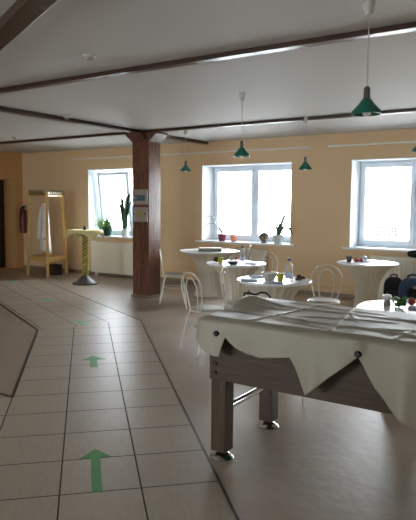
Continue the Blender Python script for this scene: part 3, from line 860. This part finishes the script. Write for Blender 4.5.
bm = B(); blob(bm, (0, 0, .105), (.095, .095, .09), 3); obj('ball', bm, M['globe'], t, smooth='all')
t = thing('amaryllis', 'arching grey-green plant in white pot at the right of the middle sill', 'potted plant', (-4.76, YF - .005, SZ)); pot(t, .095, .16, M['potwhite'])
bm = B()
leafblade(bm, (.02, 0, .14), -.3, .32, .46, .10, .075, lean=.5, n=12)
leafblade(bm, (.02, 0, .14), -.45, .40, .28, .26, .085, lean=.6, n=12)
leafblade(bm, (-.02, 0, .14), 3.5, .26, .22, .28, .085, lean=.6, n=12)
leafblade(bm, (-.02, 0, .14), 3.3, .13, .42, .04, .06, lean=.5, n=12)
leafblade(bm, (0, 0, .14), 4.6, .14, .22, .08, .05, lean=.5)
leafblade(bm, (0, 0, .14), 1.4, .06, .24, .02, .045, lean=.5)
obj('leaves', bm, M['leafgrey'], t)

# ------------------------------------------------------------------ bags
t = thing('backpack', 'black backpack on the floor against the right radiator', 'backpack', (-2.545, 9.06, 0), R(10))
bm = B(); superbox(bm, (0, 0, .235), (.145, .10, .235), 3.2); obj('main_compartment', bm, M['blackfab'], t, smooth='all')
bm = B(); superbox(bm, (0, -.10, .15), (.11, .045, .12), 3.5); obj('front_pocket', bm, M['blackfab'], t, smooth='all')
bm = B(); tube(bm, [(-.05, 0, .45), (-.045, .01, .50), (0, .01, .515), (.045, .01, .50), (.05, 0, .45)], .01, 8); obj('carry_handle', bm, M['blackfab'], t, smooth=True)
for s in (-1, 1):
    bm = B(); tube(bm, [(s * .06, .08, .42), (s * .10, .13, .34), (s * .11, .14, .2), (s * .10, .09, .07)], .016, 8); obj('shoulder_strap', bm, M['blackfab'], t, smooth=True)
t = thing('blue_bag', 'blue denim bag with black front right of the black backpack', 'bag', (-2.205, 8.86, 0), R(14))
bm = B(); superbox(bm, (0, 0, .25), (.2, .11, .25), 3.2); obj('main_compartment', bm, M['denim'], t, smooth='all')
bm = B(); superbox(bm, (.05, -.09, .2), (.14, .05, .17), 4); obj('front_panel', bm, M['blackfab'], t, smooth='all')
bm = B(); box(bm, (0.0, -.155, .36), (.12, -.10, .39)); obj('pale_tag', bm, M['panel'], t, bevel=.006)
bm = B(); tube(bm, [(-.08, 0, .48), (-.07, 0, .53), (0, 0, .55), (.07, 0, .53), (.08, 0, .48)], .016, 8); obj('carry_handle', bm, M['denim'], t, smooth=True)
t = thing('black_pouch', 'black pouch lying on top of the right radiator', 'pouch', (-2.29, YF - .08, .7525), 0)
bm = B(); superbox(bm, (0, 0, .055), (.17, .055, .06), 2.8); obj('body', bm, M['blackfab'], t, smooth='all')
bm = B(); tube(bm, [(-.12, -.052, .06), (0, -.057, .065), (.12, -.052, .06)], .004, 6); obj('zip', bm, M['grey'], t, smooth=True)
# black shoulder bag on the stool
t = thing('shoulder_bag', 'black shoulder bag on the stool behind the football table, its strap showing', 'bag', (-2.20, 4.20, .464), R(5))
bm = B(); superbox(bm, (0, 0, .14), (.075, .11, .14), 3.2); obj('body', bm, M['blackfab'], t, smooth='all')
bm = B(); tube(bm, [(-.03, -.09, .24), (-.10, -.085, .30), (-.15, -.07, .345), (-.165, -.04, .362), (-.14, -.01, .366), (-.10, .01, .350), (-.08, .03, .352), (-.06, .05, .366), (-.02, .07, .362), (.01, .085, .33), (.0, .09, .24)], .008, 8); obj('strap', bm, M['black'], t, smooth=True)

# ------------------------------------------------------------------ football table and its cloth
FX0, FX1, FY0, FY1 = -1.90, -.46, 2.925, 3.655
ft = thing('football_table', 'wooden table football cabinet on square legs under a cream cloth', 'game table', (FX0, FY0, 0))
LX, LY = FX1 - FX0, FY1 - FY0
bm = B(); w = .03
for ya in (0, LY - w):
    obj('side_panel', box(B(), (.025, ya, .495), (LX - .025, ya + w, .845)), M['foos'], ft, bevel=.003)
for xa in (0, LX - .025):
    obj('end_panel', box(B(), (xa, 0, .495), (xa + .025, LY, .845)), M['foos'], ft, bevel=.003)
obj('playfield', box(B(), (.025, w, .62), (LX - .025, LY - w, .64)), M['green'], ft)
for xx in (.008, LX - .108):
    for yy in (.008, LY - .108):
        lg = obj('leg', box(B(), (xx, yy, .05), (xx + .1, yy + .1, .50)), M['foosleg'], ft, bevel=.004)
        bm = B(); lathe(bm, [(.072, 0), (.075, .008), (.07, .014), (.035, .034), (.02, .04), (.018, .052)], 28, (xx + .05, yy + .05, 0)); obj('levelling_foot', bm, M['chrome'], lg, smooth=True)
for xx in (.058, LX - .058):
    bm = B(); tube(bm, [(xx, .1, .30), (xx, LY - .1, .30)], .021, 14); obj('cross_bar', bm, M['chrome'], ft, smooth=True)
for zz in (.54, .595):
    bm = B(); lathe(bm, [(.011, 0), (.011, .004), (.007, .008)], 14); bo = obj('bolt', bm, M['black'], ft, smooth=True); bo.location = (.045, 0, zz); bo.rotation_euler = (R(90), 0, 0)
for i in range(8):
    xx = .105 + i * .167; nb = i in (0, 5); ya = -.06 if nb else -.012
    bm = B(); tube(bm, [(xx, ya, .80), (xx, LY + .06, .80)], .008, 10); rd = obj('rod', bm, M['chrome'], ft, smooth=True)
    bm = B(); tube(bm, [(xx, ya - .045, .80), (xx, ya - .04, .80), (xx, ya, .80)], .016, 12, radii=[.012, .017, .017]); obj('end_cap', bm, M['black'], rd, smooth=True)
    bm = B(); n = 3 if i % 2 else 2
    for k in range(n):
        yy = LY * (k + 1) / (n + 1); superbox(bm, (xx, yy, .76), (.014, .018, .06), 3, 6)
    obj('players', bm, M['red'] if i in (0, 2, 4, 6) else M['dish'], rd, smooth=True)

# cloth: one continuous sheet, top and hanging sides
CX0, CX1, CY0, CY1 = -1.95, -.40, 2.86, 3.73
HEM = [(-1.948, .768), (-1.919, .712), (-1.869, .689), (-1.814, .673), (-1.770, .669), (-1.756, .735), (-1.740, .783), (-1.713, .758), (-1.666, .729), (-1.594, .705), (-1.506, .702), (-1.396, .716), (-1.331, .728), (-1.301, .683), (-1.259, .608), (-1.223, .55), (-1.173, .591), (-1.109, .655), (-1.03, .72), (-.984, .763), (-.961, .782), (-.943, .759), (-.911, .703), (-.869, .64), (-.797, .567), (-.733, .52), (-.671, .484), (-.6, .45), (-.5, .46), (-.38, .52)]
def interp(tab, x):
    if x <= tab[0][0]: return tab[0][1]
    for (a, va), (b, vb) in zip(tab, tab[1:]):
        if x <= b: return va + (vb - va) * (x - a) / (b - a)
    return tab[-1][1]
CREASE = [  # (x0, y0, x1, y1, height, width)
    (-1.7, 3.62, -1.0, 3.52, .008, .014), (-1.85, 3.30, -1.5, 3.38, .008, .014), (-1.55, 3.05, -1.15, 2.95, .008, .014), (-1.3, 3.6, -1.1, 3.2, .008, .014), (-.95, 3.05, -.5, 3.0, .009, .014), (-1.95, 3.12, -.4, 3.02, .010, .020), (-1.9, 3.45, -.4, 3.40, .010, .018), (-1.62, 2.86, -1.45, 3.73, .008, .018), (-1.12, 2.86, -1.28, 3.73, .010, .02),
    (-.80, 2.86, -.72, 3.73, .009, .02), (-1.45, 3.2, -.9, 3.32, .010, .014), (-1.2, 3.02, -.7, 3.18, .010, .014), (-1.75, 3.25, -1.3, 3.05, .008, .016), (-1.0, 3.5, -.5, 3.25, .009, .016)]
def bumpz(x, y):
    z = .0016 * math.sin(x * 9 + 1.3 * math.sin(y * 7)) * math.sin(y * 8 + .6)
    z += .0008 * math.sin(x * 23 + y * 11) * math.sin(y * 17 - x * 5)
    z += .055 * math.exp(-((x + 1.93) / .16) ** 2 - ((y - 3.42) / .17) ** 2)
    for (x0, y0, x1, y1, hh, ww) in CREASE:
        dx, dy = x1 - x0, y1 - y0; L = math.hypot(dx, dy)
        s = ((x - x0) * dx + (y - y0) * dy) / L; dd = ((y - y0) * dx - (x - x0) * dy) / L
        if -.03 < s < L + .03:
            fade = min(1, (s + .03) / .08, (L + .03 - s) / .08)
            w2 = .012; dd = dd if dx > .3 else -dd
            z += .62 * hh * fade * max(0, (1 + dd / (3 * w2)) if dd < 0 else (1 - dd / (.6 * w2)))
    return z
per = []   # perimeter samples: (x, y, nx, ny)
NX, NY, NC = 190, 70, 8; rc = .05
def seg(a, b, n, nrm):
    for i in range(n): q = i / n; per.append((a[0] + (b[0] - a[0]) * q, a[1] + (b[1] - a[1]) * q, nrm[0], nrm[1]))
def arc(c, a0, n):
    for i in range(n): a = a0 + PI / 2 * i / n; per.append((c[0] + rc * math.cos(a), c[1] + rc * math.sin(a), math.cos(a), math.sin(a)))
seg((CX0 + rc, CY0), (CX1 - rc, CY0), NX, (0, -1)); arc((CX1 - rc, CY0 + rc), -PI / 2, NC)
seg((CX1, CY0 + rc), (CX1, CY1 - rc), NY, (1, 0)); arc((CX1 - rc, CY1 - rc), 0, NC)
seg((CX1 - rc, CY1), (CX0 + rc, CY1), NX, (0, 1)); arc((CX0 + rc, CY1 - rc), PI / 2, NC)
seg((CX0, CY1 - rc), (CX0, CY0 + rc), NY, (-1, 0)); arc((CX0 + rc, CY0 + rc), PI, NC)
bm = B(); rows = []; NT, NS = 88, 26; TOP = .882
def hem(x, y, nx, ny):
    wf = max(0, -ny); wl = max(0, -nx); wb = max(0, ny); wr = max(0, nx); s = wf + wl + wb + wr
    hl = .765 - .09 * min(1, (y - CY0) / .25); hb = .70 + .06 * math.sin(x * 5); hr = .50
    return (wf * interp(HEM, x) + wl * hl + wb * hb + wr * hr) / s
mid = ((CX0 + .43, (CY0 + CY1) / 2), (CX1 - .43, (CY0 + CY1) / 2))
for k in range(NT + 1):
    q = k / NT; row = []
    for (x, y, nx, ny) in per:
        cx = min(max(x, mid[0][0]), mid[1][0]); cy = mid[0][1]
        px, py = cx + (x - cx) * q, cy + (y - cy) * q
        row.append(bm.verts.new((px, py, TOP + bumpz(px, py) - .012 * max(0, q - .9) / .1)))
    rows.append(row)
for k in range(1, NS + 1):
    q = k / NS; row = []
    for i, (x, y, nx, ny) in enumerate(per):
        z0 = TOP - .012; h = hem(x, y, nx, ny); z = z0 + (h - z0) * q
        dep = z0 - z
        s = x if abs(ny) > .5 else y
        off = .012 * min(1, k / 2) + dep * (.10 + .11 * math.sin(s * 17 + 1.1) * .6 + .025 * math.sin(s * 41 + .4))
        if ny < -.5: off += .03 * math.exp(-((x + 1.225) / .07) ** 2) * q + .02 * math.exp(-((x + .96) / .03) ** 2) * (1 - q)
        off = max(off, .008)
        zb = bumpz(x, y) * max(0, 1 - q * 3)
        row.append(bm.verts.new((x + nx * off, y + ny * off, z + zb)))
    rows.append(row)
n = len(per)
for a, b in zip(rows, rows[1:]):
    for i in range(n): bm.faces.new((a[i], a[(i + 1) % n], b[(i + 1) % n], b[i]))
bmesh.ops.remove_doubles(bm, verts=rows[0], dist=1e-4)
fc = obj('tablecloth', bm, M['cloth'], smooth='all')
sm = fc.modifiers.new('solid', 'SOLIDIFY'); sm.thickness = .002; sm.offset = 1
tag(fc, 'creased cream cloth draped over the football table with pointed hanging corners', 'tablecloth')

# ------------------------------------------------------------------ camera, sky, view
f_px, pit, roll, sh, yaw, hcam = 592., -.0862, .0075, -2.9, .580, 1.53
fw0 = Vector((-math.sin(yaw), math.cos(yaw), 0)); rt0 = Vector((math.cos(yaw), math.sin(yaw), 0)); up0 = Vector((0, 0, 1))
fw = math.cos(pit) * fw0 + math.sin(pit) * up0; up1 = -math.sin(pit) * fw0 + math.cos(pit) * up0
rt = math.cos(roll) * rt0 + math.sin(roll) * up1; up = -math.sin(roll) * rt0 + math.cos(roll) * up1
cd = bpy.data.cameras.new('camera'); cam = bpy.data.objects.new('camera', cd); COL.objects.link(cam)
mw = Matrix((rt, up, -fw)).transposed().to_4x4(); mw.translation = (0, 0, hcam); cam.matrix_world = mw
cd.sensor_fit = 'VERTICAL'; cd.sensor_height = 36; cd.lens = f_px / 520 * 36; cd.shift_y = sh / 520
cd.clip_start = .05; cd.clip_end = 300
scene.camera = cam

wd = bpy.data.worlds.new('daylight'); scene.world = wd; wd.use_nodes = True
bg = wd.node_tree.nodes['Background']; bg.inputs['Color'].default_value = (.92, .965, 1.0, 1); bg.inputs['Strength'].default_value = 6.0

vs = scene.view_settings
vs.view_transform = 'Standard'; vs.look = 'None'; vs.gamma = 1; vs.use_curve_mapping = False; vs.exposure = 2.2
try:
    scene.cycles.use_denoising = True
    scene.cycles.max_bounces = 12; scene.cycles.diffuse_bounces = 6; scene.cycles.transparent_max_bounces = 16
    scene.cycles.sample_clamp_indirect = 8
except Exception: pass
